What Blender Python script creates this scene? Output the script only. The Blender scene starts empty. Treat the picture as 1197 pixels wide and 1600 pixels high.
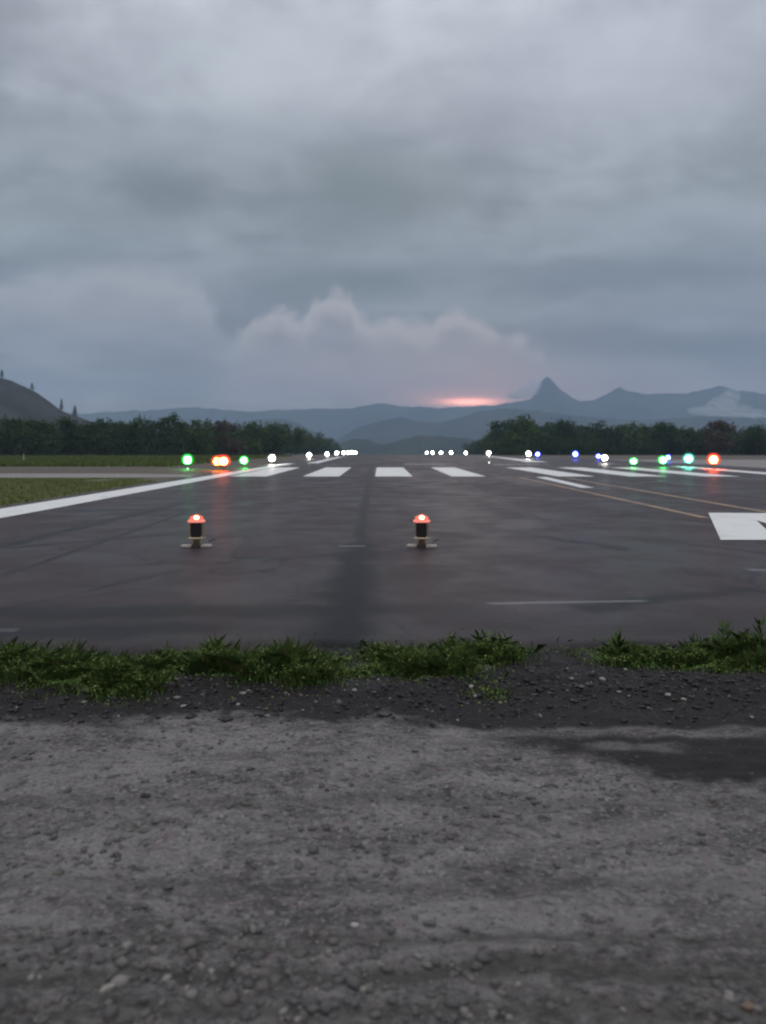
import bpy, bmesh, math, random
import numpy as np
from math import radians as R

random.seed(7)
rng = np.random.default_rng(11)
scene = bpy.context.scene
col = scene.collection

# ------------------------------------------------------------------ camera
F = 1200.0          # focal length in photograph pixels (1197 x 1600)
VX, HY = 595.0, 697.0
CH = 1.5            # eye height
cam_d = bpy.data.cameras.new('camera')
cam = bpy.data.objects.new('camera', cam_d)
col.objects.link(cam)
cam.location = (0, 0, CH)
cam.rotation_euler = (R(90), 0, 0)
cam_d.sensor_fit = 'HORIZONTAL'
cam_d.sensor_width = 36
cam_d.lens = 36 * F / 1197
cam_d.shift_y = -(800 - HY) / 1197
cam_d.shift_x = (598.5 - VX) / 1197
cam_d.clip_start = 0.05
cam_d.clip_end = 20000
cam_d.dof.use_dof = True
cam_d.dof.focus_distance = 6.5
cam_d.dof.aperture_fstop = 36 * F / 1197 / 1000 / 0.016
scene.camera = cam
scene.cycles.filter_width = 2.0
scene.cycles.max_bounces = 6
scene.cycles.volume_bounces = 2
scene.cycles.transparent_max_bounces = 12
scene.cycles.sample_clamp_indirect = 4
scene.view_settings.view_transform = 'Standard'
scene.view_settings.look = 'None'
scene.view_settings.exposure = 0
scene.view_settings.gamma = 1


def lin(r, g, b):
    def f(c):
        c /= 255
        return c / 12.92 if c <= .04045 else ((c + .055) / 1.055) ** 2.4
    return (f(r), f(g), f(b), 1)


# ------------------------------------------------------------------ node helper
class NT:
    def __init__(s, tree):
        s.t = tree
        s.n = tree.nodes
        s.l = tree.links

    def put(s, sock, v):
        if isinstance(v, bpy.types.NodeSocket):
            s.l.new(v, sock)
        elif isinstance(v, (tuple, list)):
            sock.default_value = tuple(v) if len(v) == len(sock.default_value) else tuple(v[:3])
        else:
            sock.default_value = v

    def math(s, op, a, b=0.0, c=None, clamp=False):
        n = s.n.new('ShaderNodeMath')
        n.operation = op
        n.use_clamp = clamp
        s.put(n.inputs[0], a)
        s.put(n.inputs[1], b)
        if c is not None:
            s.put(n.inputs[2], c)
        return n.outputs[0]

    def mix(s, f, a, b, blend='MIX'):
        n = s.n.new('ShaderNodeMix')
        n.data_type = 'RGBA'
        n.blend_type = blend
        n.clamp_factor = True
        s.put(n.inputs[0], f)
        s.put(n.inputs[6], a)
        s.put(n.inputs[7], b)
        return n.outputs[2]

    def fmix(s, f, a, b):
        n = s.n.new('ShaderNodeMix')
        n.data_type = 'FLOAT'
        s.put(n.inputs[0], f)
        s.put(n.inputs[2], a)
        s.put(n.inputs[3], b)
        return n.outputs[0]

    def noise(s, vec, scale, detail=4, rough=.55, dist=0.0):
        n = s.n.new('ShaderNodeTexNoise')
        s.put(n.inputs['Vector'], vec)
        n.inputs['Scale'].default_value = scale
        n.inputs['Detail'].default_value = detail
        n.inputs['Roughness'].default_value = rough
        n.inputs['Distortion'].default_value = dist
        return n.outputs[0]

    def sstep(s, v, lo, hi, a=0.0, b=1.0):
        n = s.n.new('ShaderNodeMapRange')
        n.interpolation_type = 'SMOOTHSTEP'
        s.put(n.inputs[0], v)
        n.inputs[1].default_value = lo
        n.inputs[2].default_value = hi
        n.inputs[3].default_value = a
        n.inputs[4].default_value = b
        return n.outputs[0]

    def comb(s, x, y, z):
        n = s.n.new('ShaderNodeCombineXYZ')
        s.put(n.inputs[0], x)
        s.put(n.inputs[1], y)
        s.put(n.inputs[2], z)
        return n.outputs[0]

    def sep(s, v):
        n = s.n.new('ShaderNodeSeparateXYZ')
        s.put(n.inputs[0], v)
        return n.outputs

    def ramp(s, f, stops):
        n = s.n.new('ShaderNodeValToRGB')
        el = n.color_ramp.elements
        while len(el) < len(stops):
            el.new(.5)
        for e, (p, c) in zip(el, stops):
            e.position = p
            e.color = c
        s.put(n.inputs[0], f)
        return n.outputs[0]

    def gauss(s, u, v, u0, v0, ru, rv):
        a = s.math('DIVIDE', s.math('SUBTRACT', u, u0), ru)
        b = s.math('DIVIDE', s.math('SUBTRACT', v, v0), rv)
        q = s.math('ADD', s.math('MULTIPLY', a, a), s.math('MULTIPLY', b, b))
        return s.math('POWER', 2.71828, s.math('MULTIPLY', q, -1.0))


# ------------------------------------------------------------------ world: overcast dusk sky
world = bpy.data.worlds.new('World')
scene.world = world
world.use_nodes = True
w = NT(world.node_tree)
w.n.clear()
SUN_EL, SUN_AZ = R(3.0), R(6.5)      # the low sun is ahead, a little right
tc = w.n.new('ShaderNodeTexCoord').outputs['Generated']
X, Y, Z = w.sep(tc)
Zc = w.math('MAXIMUM', Z, 0.0)
base = w.ramp(Zc, [(0.0, lin(172, 167, 171)), (0.06, lin(160, 160, 168)), (0.14, lin(140, 150, 163)),
                   (0.26, lin(148, 158, 167)), (0.40, lin(168, 174, 184)), (0.50, lin(184, 189, 200)),
                   (0.66, (.66, .67, .69, 1)), (1.0, (.80, .80, .82, 1))])
# flat layered cloud sheets seen in perspective
den = w.math('ADD', Zc, 0.16)
px = w.math('DIVIDE', X, den)
py = w.math('DIVIDE', Y, den)
P = w.comb(px, py, 0.0)
n1 = w.noise(P, 1.15, 4, .5, .4)
n2 = w.noise(w.comb(px, w.math('MULTIPLY', py, 1.9), 3.0), 2.6, 5, .5, .3)
n3 = w.noise(tc, 7.0, 4, .5, .2)
n4 = w.noise(w.comb(w.math('MULTIPLY', X, 3.0), w.math('MULTIPLY', Y, 3.0), w.math('MULTIPLY', Z, 6.5)), 1.5, 5, .52, .5)
n5 = w.noise(w.comb(w.math('MULTIPLY', X, 8.0), w.math('MULTIPLY', Y, 8.0), w.math('MULTIPLY', Z, 12.0)), 1.3, 5, .55, .4)
cl = w.math('ADD', w.math('MULTIPLY', n1, .34), w.math('ADD', w.math('MULTIPLY', n2, .18), w.math('MULTIPLY', n3, .10)))
cl = w.math('ADD', cl, w.math('ADD', w.math('MULTIPLY', n4, .24), w.math('MULTIPLY', n5, .14)))
shade = w.sstep(cl, .40, .60, .72, 1.28)
sky = w.mix(1.0, base, w.comb(shade, shade, w.math('POWER', shade, .92)), 'MULTIPLY')
# the named cloud masses ahead, laid out on the sky as directions (tangent of azimuth / elevation)
Ys = w.math('MAXIMUM', Y, 0.05)
u = w.math('DIVIDE', X, Ys)
v = w.math('DIVIDE', Z, Ys)
ahead = w.sstep(Y, .15, .5)
wn = w.noise(w.comb(u, v, 0.0), 5.0, 4, .5)
wn2 = w.noise(w.comb(u, v, 5.0), 5.0, 4, .5)
wf = w.noise(w.comb(u, w.math('MULTIPLY', v, 1.3), 9.0), 17.0, 6, .56, .3)
wk = w.noise(w.comb(u, v, 2.0), 22.0, 4, .55)
uu = w.math('ADD', w.math('ADD', u, w.math('MULTIPLY', w.math('SUBTRACT', wn, .5), .12)), w.math('MULTIPLY', w.math('SUBTRACT', wk, .5), .05))
vv = w.math('ADD', v, w.math('MULTIPLY', w.math('SUBTRACT', wn2, .5), .07))


def blob(x, y, rx, ry, c, k, hard=False, lo=.18, hi=.85):
    global sky
    g = w.gauss(uu, vv, (x - VX) / F, (HY - y) / F, rx / F, ry / F)
    if hard:
        g = w.sstep(w.math('ADD', g, w.math('MULTIPLY', w.math('SUBTRACT', wf, .5), 1.5)), lo, hi)
    m = w.math('MULTIPLY', w.math('MULTIPLY', g, ahead), min(1, k * 1.2), clamp=True)
    sky = w.mix(m, sky, lin(*c))


blob(560, 300, 170, 80, (134, 144, 150), .8)
blob(130, 330, 200, 40, (140, 149, 157), .5)
blob(250, 210, 330, 50, (150, 157, 168), .5)
blob(980, 110, 330, 130, (185, 190, 203), .6)
blob(330, 60, 300, 90, (176, 184, 194), .5)
blob(420, 410, 230, 22, (166, 171, 182), .45)
blob(1050, 340, 220, 40, (158, 166, 178), .5)
blob(1020, 430, 330, 40, (129, 142, 156), .75)
blob(1020, 545, 360, 32, (121, 133, 148), .85)
blob(1090, 490, 300, 14, (142, 152, 166), .55)
blob(560, 440, 160, 34, (126, 139, 149), .85)
blob(430, 465, 70, 30, (128, 140, 150), .7)
blob(170, 480, 175, 62, (163, 166, 177), .85)
blob(240, 440, 90, 36, (160, 164, 175), .6, True)
blob(60, 400, 120, 26, (134, 144, 154), .5)
blob(160, 590, 330, 26, (150, 154, 166), .6)
blob(620, 575, 260, 45, (160, 157, 166), .7)
# the billowing bank over the horizon: a ragged top edge as a function of azimuth, fading downwards
def bank(stops, ctop, cbot, k, fade, soft=7):
    global sky
    x0, x1 = stops[0][0], stops[-1][0]
    y0, y1 = min(q[1] for q in stops) - 5, max(q[1] for q in stops) + 5
    wu = w.math('ADD', u, w.math('MULTIPLY', w.math('SUBTRACT', wk, .5), 46 / F))
    wv = w.math('ADD', v, w.math('MULTIPLY', w.math('SUBTRACT', wf, .5), 80 / F))
    f = w.math('DIVIDE', w.math('SUBTRACT', wu, (x0 - VX) / F), (x1 - x0) / F, clamp=True)
    rp = w.ramp(f, [((q[0] - x0) / (x1 - x0), ((y1 - q[1]) / (y1 - y0),) * 3 + (1,)) for q in stops])
    rp.node.color_ramp.interpolation = 'EASE'
    top = w.math('ADD', w.math('MULTIPLY', rp, (y1 - y0) / F), (HY - y1) / F)
    d = w.math('MULTIPLY', w.math('SUBTRACT', top, wv), F)
    m = w.math('MULTIPLY', w.sstep(d, -soft, soft * 1.6), w.sstep(d, fade * .3, fade, 1, 0))
    m = w.math('MULTIPLY', m, w.math('MULTIPLY', w.sstep(f, 0, .08), w.sstep(f, .9, 1, 1, 0)))
    m = w.math('MULTIPLY', w.math('MULTIPLY', m, ahead), k, clamp=True)
    sky = w.mix(m, sky, w.mix(w.sstep(d, 0, fade * .7), lin(*ctop), lin(*cbot)))


bank([(-260, 420), (-60, 440), (90, 432), (180, 410), (250, 424), (300, 440), (335, 475), (352, 520), (370, 560)], (180, 181, 190), (162, 164, 174), .7, 120, 18)
bank([(352, 540), (375, 520), (400, 496), (430, 478), (452, 490), (474, 500), (494, 470), (519, 450), (545, 462), (562, 490), (590, 506), (615, 498), (645, 502), (670, 508), (690, 490), (715, 482), (742, 488), (765, 502), (785, 520), (810, 526), (840, 548), (880, 590)],
     (188, 185, 190), (164, 161, 168), .85, 85, 10)
bank([(330, 585), (420, 566), (500, 560), (560, 570), (620, 580), (660, 562), (720, 554), (770, 560), (815, 570), (850, 584), (900, 606)], (176, 169, 177), (172, 160, 167), .8, 70, 8)
bank([(860, 470), (930, 458), (1010, 470), (1090, 452), (1180, 462), (1300, 450), (1400, 470)], (150, 159, 172), (140, 150, 164), .7, 50, 10)
bank([(760, 340), (860, 318), (960, 330), (1060, 310), (1180, 324), (1300, 315), (1400, 340)], (166, 173, 185), (154, 163, 175), .6, 80, 18)
bank([(-200, 225), (-40, 205), (90, 190), (190, 205), (300, 196), (420, 222), (520, 260)], (170, 177, 188), (158, 166, 177), .55, 90, 20)
blob(660, 575, 210, 26, (172, 166, 173), .7)
blob(800, 580, 60, 34, (165, 160, 169), .8, True)
blob(960, 610, 260, 24, (176, 158, 165), .65)
blob(1120, 590, 180, 14, (150, 154, 166), .5)
blob(735, 606, 120, 26, (192, 160, 162), .7)
uu, vv = u, v
blob(728, 620, 76, 13, (226, 150, 148), .75)
blob(730, 627, 58, 7, (255, 165, 150), 1.0)
gm = w.n.new('ShaderNodeGamma')
w.put(gm.inputs[0], sky)
gm.inputs[1].default_value = 1.42
hs = w.n.new('ShaderNodeHueSaturation')
w.put(hs.inputs['Color'], w.mix(1.0, gm.outputs[0], (1.39, 1.385, 1.34, 1), 'MULTIPLY'))
hs.inputs['Saturation'].default_value = .74
sky = hs.outputs[0]
# the opening in the clouds where the sun has just gone
gg = w.math('MULTIPLY', w.gauss(uu, vv, (734 - VX) / F, (HY - 628) / F, 36 / F, 5 / F), ahead)
sky = w.mix(1.0, sky, w.mix(gg, (0, 0, 0, 1), (3.9, 1.35, .85, 1)), 'ADD')
nis = w.n.new('ShaderNodeTexSky')
nis.sky_type = 'NISHITA'
nis.sun_disc = False
nis.sun_elevation = SUN_EL
nis.sun_rotation = SUN_AZ
bg1 = w.n.new('ShaderNodeBackground')
w.put(bg1.inputs[0], sky)
bg1.inputs[1].default_value = 1.10
bg2 = w.n.new('ShaderNodeBackground')
w.put(bg2.inputs[0], nis.outputs[0])
bg2.inputs[1].default_value = 0.05
mixs = w.n.new('ShaderNodeMixShader')
mixs.inputs[0].default_value = 0.06
w.l.new(bg1.outputs[0], mixs.inputs[1])
w.l.new(bg2.outputs[0], mixs.inputs[2])
wo = w.n.new('ShaderNodeOutputWorld')
w.l.new(mixs.outputs[0], wo.inputs[0])

sun_d = bpy.data.lights.new('sun', 'SUN')
sun_d.energy = 0.12
sun_d.angle = R(14)
sun_d.color = (1, .82, .72)
sun = bpy.data.objects.new('sun', sun_d)
col.objects.link(sun)
sun.rotation_euler = (R(90) - SUN_EL, 0, math.pi - SUN_AZ)


# ------------------------------------------------------------------ object helpers
def tag(o, label=None, cat=None, group=None, kind=None):
    if label:
        o['label'] = label
    if cat:
        o['category'] = cat
    if group:
        o['group'] = group
    if kind:
        o['kind'] = kind
    return o


def empty(name, loc, rz=0, label=None, cat=None, group=None):
    o = bpy.data.objects.new(name, None)
    o.empty_display_size = .2
    o.location = loc
    o.rotation_euler = (0, 0, rz)
    col.objects.link(o)
    return tag(o, label, cat, group)


def link(name, me, mat=None, parent=None, smooth=False):
    o = bpy.data.objects.new(name, me)
    col.objects.link(o)
    if mat:
        me.materials.append(mat)
    if parent:
        o.parent = parent
    if smooth and len(me.polygons):
        me.polygons.foreach_set('use_smooth', [True] * len(me.polygons))
    return o


def np_mesh(name, V, Fc):
    """V (n,3), Fc (m,k) with a fixed k"""
    V = np.asarray(V, np.float32)
    Fc = np.asarray(Fc, np.int32)
    me = bpy.data.meshes.new(name)
    me.vertices.add(len(V))
    me.vertices.foreach_set('co', V.ravel())
    k = Fc.shape[1]
    me.loops.add(Fc.size)
    me.loops.foreach_set('vertex_index', Fc.ravel())
    me.polygons.add(len(Fc))
    me.polygons.foreach_set('loop_start', np.arange(0, Fc.size, k, dtype=np.int32))
    me.polygons.foreach_set('loop_total', np.full(len(Fc), k, np.int32))
    me.update(calc_edges=True)
    me.validate()
    return me


def lathe(profile, seg=24, cap=True):
    """(r, z) pairs from bottom to top"""
    bm = bmesh.new()
    rings = []
    for r, z in profile:
        rings.append([bm.verts.new((r * math.cos(2 * math.pi * i / seg), r * math.sin(2 * math.pi * i / seg), z)) for i in range(seg)])
    for a, b in zip(rings, rings[1:]):
        for i in range(seg):
            bm.faces.new((a[i], a[(i + 1) % seg], b[(i + 1) % seg], b[i]))
    if cap:
        bm.faces.new(rings[0][::-1])
        bm.faces.new(rings[-1])
    me = bpy.data.meshes.new('m')
    bm.to_mesh(me)
    bm.free()
    return me


def box_mesh(sx, sy, sz, z0=0, bev=.004, dx=0, dy=0):
    bm = bmesh.new()
    bmesh.ops.create_cube(bm, size=1)
    for q in bm.verts:
        q.co = (q.co.x * sx + dx, q.co.y * sy + dy, (q.co.z + .5) * sz + z0)
    bmesh.ops.bevel(bm, geom=bm.edges[:], offset=bev, segments=2, affect='EDGES')
    me = bpy.data.meshes.new('m')
    bm.to_mesh(me)
    bm.free()
    return me


def join_meshes(mes):
    bm = bmesh.new()
    for m in mes:
        bm.from_mesh(m)
        bpy.data.meshes.remove(m)
    me = bpy.data.meshes.new('m')
    bm.to_mesh(me)
    bm.free()
    return me


def tube(pts, r, seg=8):
    pts = [np.array(p, float) for p in pts]
    bm = bmesh.new()
    prev = None
    for i, p in enumerate(pts):
        d = pts[min(i + 1, len(pts) - 1)] - pts[max(i - 1, 0)]
        d /= np.linalg.norm(d)
        s1 = np.cross(d, (0, 0, 1.0))
        s1 /= np.linalg.norm(s1)
        s2 = np.cross(s1, d)
        ring = [bm.verts.new(tuple(p + (s1 * math.cos(6.28318 * k / seg) + s2 * math.sin(6.28318 * k / seg)) * r)) for k in range(seg)]
        if prev:
            for k in range(seg):
                bm.faces.new((prev[k], prev[(k + 1) % seg], ring[(k + 1) % seg], ring[k]))
        prev = ring
    me = bpy.data.meshes.new('m')
    bm.to_mesh(me)
    bm.free()
    return me


# ------------------------------------------------------------------ materials
def new_mat(name):
    m = bpy.data.materials.new(name)
    m.use_nodes = True
    t = NT(m.node_tree)
    b = t.n['Principled BSDF']
    return m, t, b


def simple(name, c, rough=.6, metal=0, var=.25, scale=30, spec=.5):
    m, t, b = new_mat(name)
    tcn = t.n.new('ShaderNodeTexCoord').outputs['Object']
    n = t.noise(tcn, scale, 5, .6)
    d = tuple(x * (1 - var) for x in c[:3]) + (1,)
    e = tuple(min(1, x * (1 + var)) for x in c[:3]) + (1,)
    t.put(b.inputs['Base Color'], t.mix(n, d, e))
    b.inputs['Roughness'].default_value = rough
    b.inputs['Metallic'].default_value = metal
    b.inputs['Specular IOR Level'].default_value = spec
    return m


def bump(t, b, h, strength=.4, dist=.01):
    n = t.n.new('ShaderNodeBump')
    n.inputs['Strength'].default_value = strength
    n.inputs['Distance'].default_value = dist
    t.put(n.inputs['Height'], h)
    t.l.new(n.outputs[0], b.inputs['Normal'])


def stain_line(t, x, y, x0, y0, x1, y1, wid, nz, jag):
    """mask of a tar seam / stain running from (x0,y0) to (x1,y1) on the ground, in metres"""
    L = math.hypot(x1 - x0, y1 - y0)
    dx, dy = (x1 - x0) / L, (y1 - y0) / L
    a = t.math('SUBTRACT', x, x0)
    c = t.math('SUBTRACT', y, y0)
    s = t.math('ADD', t.math('MULTIPLY', a, dx), t.math('MULTIPLY', c, dy))
    d = t.math('SUBTRACT', t.math('MULTIPLY', a, dy), t.math('MULTIPLY', c, dx))
    d = t.math('ABSOLUTE', t.math('ADD', d, t.math('MULTIPLY', t.math('SUBTRACT', nz, .5), jag)))
    m = t.sstep(d, wid * .2, wid * 1.1, 1, 0)
    e = t.math('MULTIPLY', t.sstep(s, -.1 * L * .2, L * .04), t.sstep(s, L * .92, L, 1, 0))
    return t.math('MULTIPLY', m, e)


# wet worn asphalt
m_asphalt, t, b = new_mat('asphalt')
oc = t.n.new('ShaderNodeTexCoord').outputs['Object']
ox, oy, oz = t.sep(oc)
fine = t.noise(oc, 55, 4, .7)
mid = t.noise(oc, .9, 5, .6, .4)
big = t.noise(t.comb(t.math('MULTIPLY', ox, 1.0), t.math('MULTIPLY', oy, .35), 0), .33, 4, .55, .5)
nz = t.noise(oc, 1.6, 4, .6)
c0 = t.mix(big, (.036, .027, .031, 1), (.066, .049, .055, 1))
c0 = t.mix(t.math('MULTIPLY', t.sstep(t.noise(oc, 6.0, 5, .7), .52, .70), .4), c0, (.026, .021, .024, 1))
c0 = t.mix(t.sstep(mid, .35, .75, 0, .5), c0, (.046, .035, .038, 1))
c0 = t.mix(t.math('MULTIPLY', t.sstep(fine, .52, .75), .45), c0, (.14, .12, .125, 1))
seams = None
for args in [(-.28, 4.8, -.32, 11.5, .36, .5), (-.30, 9, -.72, 60, .17, .3), (-5.0, 6.7, 1.2, 7.0, .42, .6), (-5.5, 5.9, -1.0, 6.3, .35, .8),
             (-5.6, 11.0, -5.0, 22.0, .26, .5), (-7.0, 9.6, -3.2, 13.2, .14, .5), (4.0, 12.6, 6.0, 9.6, .10, .3), (3.9, 8.0, 1.7, 6.9, .28, .6),
             (2.1, 13.5, 3.6, 10.8, .22, .7), (-7.5, 17.5, -2.0, 18.5, .35, .7), (-6.5, 34, 10, 34.6, .5, .8), (3.2, 14, 3.6, 60, .10, .2),
             (-4.3, 8, -4.5, 60, .09, .2), (.8, 5.4, 4.2, 5.9, .3, .8)]:
    s_ = stain_line(t, ox, oy, *args[:5], nz, args[5])
    seams = s_ if seams is None else t.math('MAXIMUM', seams, s_)
c0 = t.mix(t.math('MULTIPLY', seams, .66), c0, (.012, .013, .016, 1))
nearedge = t.sstep(t.math('ADD', oy, t.math('MULTIPLY', t.math('SUBTRACT', nz, .5), 1.2)), 7.1, 6.3)
c0 = t.mix(t.math('MULTIPLY', nearedge, .45), c0, (.022, .020, .024, 1))
c0 = t.mix(t.math('MULTIPLY', stain_line(t, ox, oy, -.30, 5.2, -.36, 12.0, .40, nz, .5), .85), c0, (.006, .007, .010, 1))
crk = t.n.new('ShaderNodeTexVoronoi')
crk.feature = 'DISTANCE_TO_EDGE'
crk.inputs['Scale'].default_value = .26
dz = t.math('MULTIPLY', t.math('SUBTRACT', mid, .5), 1.6)
t.put(crk.inputs['Vector'], t.comb(t.math('ADD', ox, dz), t.math('ADD', t.math('MULTIPLY', oy, .6), dz), 0))
c0 = t.mix(t.math('MULTIPLY', t.sstep(crk.outputs['Distance'], .012, .002), .7), c0, (.012, .011, .013, 1))
agg = t.noise(oc, 110, 2, .6)
c0 = t.mix(t.sstep(agg, .56, .72, 0, .5), c0, (.13, .115, .115, 1))
c0 = t.mix(t.sstep(agg, .44, .30, 0, .5), c0, (.016, .014, .016, 1))
pale = stain_line(t, ox, oy, 1.0, 7.22, 2.6, 7.36, .07, nz, .10)
pale = t.math('MAXIMUM', pale, stain_line(t, ox, oy, -.62, 11.35, -.22, 11.4, .10, nz, .1))
pale = t.math('MAXIMUM', pale, stain_line(t, ox, oy, 4.4, 9.2, 5.6, 9.0, .12, nz, .1))
pale = t.math('MAXIMUM', pale, t.math('MULTIPLY', stain_line(t, ox, oy, -3.4, 6.15, -2.9, 6.2, .08, nz, .1), .5))
c0 = t.mix(t.math('MULTIPLY', pale, .38), c0, (.32, .33, .36, 1))
t.put(b.inputs['Base Color'], c0)
rgh = t.sstep(t.math('ADD', t.math('MULTIPLY', mid, .5), t.math('MULTIPLY', big, .5)), .38, .62, .40, .58)
rgh = t.fmix(seams, rgh, .40)
t.put(b.inputs['Roughness'], rgh)
t.put(b.inputs['Specular IOR Level'], t.fmix(seams, .13, .05))
bump(t, b, fine, .35, .006)


# thermoplastic road paint, worn
def paint_mat(name, c, wear_lo, wear_hi, under):
    m, t, b = new_mat(name)
    oc = t.n.new('ShaderNodeTexCoord').outputs['Object']
    a = t.noise(oc, 1.3, 6, .65, .3)
    f = t.noise(oc, 40, 4, .7)
    wv = t.sstep(t.math('ADD', t.math('MULTIPLY', a, .6), t.math('MULTIPLY', f, .4)), wear_lo, wear_hi)
    t.put(b.inputs['Base Color'], t.mix(wv, c, under))
    b.inputs['Roughness'].default_value = .5
    bump(t, b, f, .3, .004)
    return m


m_white = paint_mat('white_paint', (.82, .82, .82, 1), .50, .76, (.35, .33, .33, 1))
m_faded = paint_mat('faded_white_paint', (.45, .44, .45, 1), .40, .66, (.10, .09, .095, 1))
m_yellow = paint_mat('faded_yellow_paint', (.36, .22, .13, 1), .42, .68, (.11, .09, .085, 1))

# ground: loose grey gravel in front, then dry earth and short grass
m_ground, t, b = new_mat('gravel_and_earth')
oc = t.n.new('ShaderNodeTexCoord').outputs['Object']
ox, oy, oz = t.sep(oc)
fine = t.noise(oc, 60, 6, .75)
st = t.n.new('ShaderNodeTexVoronoi')
t.put(st.inputs['Vector'], oc)
st.inputs['Scale'].default_value = 70
stc = st.outputs['Color']
patch = t.noise(t.comb(t.math('MULTIPLY', ox, .8), t.math('MULTIPLY', oy, 2.0), 0), 1.7, 6, .62, .6)
edge = t.noise(oc, 1.7, 4, .6)
tint = t.noise(oc, 9, 3, .6)
sm1 = t.noise(t.comb(t.math('MULTIPLY', ox, .6), oy, 3.0), 7.5, 5, .6, .6)
sm2 = t.noise(t.comb(t.math('MULTIPLY', ox, .55), oy, 8.0), 22, 4, .6, .5)
sm3 = t.noise(t.comb(t.math('MULTIPLY', ox, .7), oy, 12.0), 62, 3, .6, .3)
g = t.mix(t.sstep(patch, .3, .7), (.085, .081, .082, 1), (.230, .223, .225, 1))
g = t.mix(t.sstep(sm1, .50, .68, 0, .55), g, (.26, .25, .252, 1))
g = t.mix(t.sstep(sm1, .47, .32, 0, .7), g, (.066, .062, .063, 1))
g = t.mix(t.sstep(tint, .48, .72, 0, .55), g, (.20, .152, .165, 1))
g = t.mix(t.sstep(tint, .30, .46, .45, 0), g, (.125, .143, .133, 1))
g = t.mix(t.sstep(sm2, .53, .66, 0, .6), g, (.235, .222, .218, 1))
g = t.mix(t.sstep(sm2, .46, .32, 0, .75), g, (.042, .039, .040, 1))
g = t.mix(t.sstep(sm3, .55, .68, 0, .65), g, (.30, .285, .275, 1))
g = t.mix(t.sstep(sm3, .44, .32, 0, .7), g, (.040, .037, .038, 1))
g = t.mix(.45, g, t.mix(1.0, g, t.mix(fine, (.25, .25, .25, 1), (1.75, 1.7, 1.7, 1)), 'MULTIPLY'))
v1 = t.sep(stc)[0]
g = t.mix(t.math('MULTIPLY', t.sstep(v1, .90, .95), .4), g, (.34, .31, .29, 1))
g = t.mix(1.0, g, (.96, .95, .965, 1), 'MULTIPLY')
coarse = t.math('MULTIPLY', t.sstep(t.math('ADD', oy, t.math('MULTIPLY', t.math('SUBTRACT', edge, .5), .5)), 2.55, 2.05), .55)
g = t.mix(coarse, g, t.mix(t.sstep(sm2, .40, .62), (.040, .036, .035, 1), (.15, .14, .135, 1)))
# packed wheel ruts: darker finer grit running across
for (y0, wd, k) in [(2.19, .06, .7), (2.34, .04, .5), (2.62, .06, .3), (3.25, .09, .3), (2.04, .05, .5)]:
    yy = t.math('ADD', oy, t.math('MULTIPLY', t.math('SUBTRACT', edge, .5), .20))
    mk = t.sstep(t.math('ABSOLUTE', t.math('SUBTRACT', yy, y0)), wd * .2, wd, k, 0)
    g = t.mix(t.math('MULTIPLY', mk, t.sstep(patch, .25, .6, .4, 1)), g, (.046, .044, .040, 1))
# broken black asphalt crumbs along the edge of the pavement
yd = t.math('ADD', oy, t.math('MULTIPLY', t.math('SUBTRACT', edge, .5), .55))
yd = t.math('SUBTRACT', yd, t.math('MULTIPLY', t.sstep(ox, -.1, 1.7), -.82))
torn = t.noise(t.comb(t.math('MULTIPLY', ox, .6), oy, 2.0), 11, 5, .65)
yd = t.math('ADD', yd, t.math('MULTIPLY', t.math('SUBTRACT', torn, .5), .55))
dark = t.sstep(yd, 4.06, 4.32)
bandn = t.math('MULTIPLY', t.sstep(t.math('ABSOLUTE', t.math('SUBTRACT', t.math('ADD', oy, t.math('MULTIPLY', t.math('SUBTRACT', edge, .5), .16)), 4.02)), .03, .10, .7, 0),
               t.sstep(ox, -.2, .5))
bandn = t.math('MAXIMUM', bandn, t.math('MULTIPLY', t.math('MULTIPLY', t.sstep(t.math('ABSOLUTE', t.math('SUBTRACT', t.math('ADD', oy, t.math('MULTIPLY', t.math('SUBTRACT', edge, .5), .10)), 3.83)), .02, .07, .6, 0),
               t.sstep(ox, .95, 1.1)), t.sstep(ox, 1.6, 1.4)))
dark = t.math('MULTIPLY', dark, t.math('SUBTRACT', 1.0, bandn), clamp=True)
dk = t.mix(fine, (.007, .006, .007, 1), (.024, .020, .022, 1))
dk = t.mix(t.math('MULTIPLY', t.sstep(v1, .975, .985), .4), dk, (.16, .15, .14, 1))
g = t.mix(dark, g, dk)
# the far airfield
field = t.sstep(oy, 7.0, 9.0)
fn = t.noise(oc, .35, 5, .6, .4)
fg = t.noise(oc, 6, 4, .7)
earth = t.mix(fn, (.072, .056, .042, 1), (.130, .103, .082, 1))
green = t.mix(fg, (.085, .090, .040, 1), (.140, .142, .070, 1))
gr_m = t.sstep(t.math('ADD', oy, t.math('MULTIPLY', t.math('SUBTRACT', fn, .5), 16)), 50, 60)
near_g = t.math('MULTIPLY', t.sstep(oy, 36, 34.0), t.sstep(ox, -9.2, -9.6))
left_only = t.sstep(t.math('ADD', ox, t.math('MULTIPLY', oy, .10)), -12, -15)
gmask = t.math('MAXIMUM', t.math('MULTIPLY', gr_m, t.math('MAXIMUM', left_only, t.sstep(oy, 400, 700))), near_g)
gmask = t.math('MULTIPLY', gmask, t.sstep(fg, .25, .5, .65, 1))
fgc = t.mix(gmask, earth, green)
g = t.mix(field, g, fgc)
t.put(b.inputs['Base Color'], g)
t.put(b.inputs['Roughness'], t.fmix(dark, .85, .62))
b.inputs['Specular IOR Level'].default_value = .25
bump(t, b, t.math('ADD', t.math('MULTIPLY', fine, .6), t.math('MULTIPLY', st.outputs['Distance'], 1.0)), .7, .012)

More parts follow.
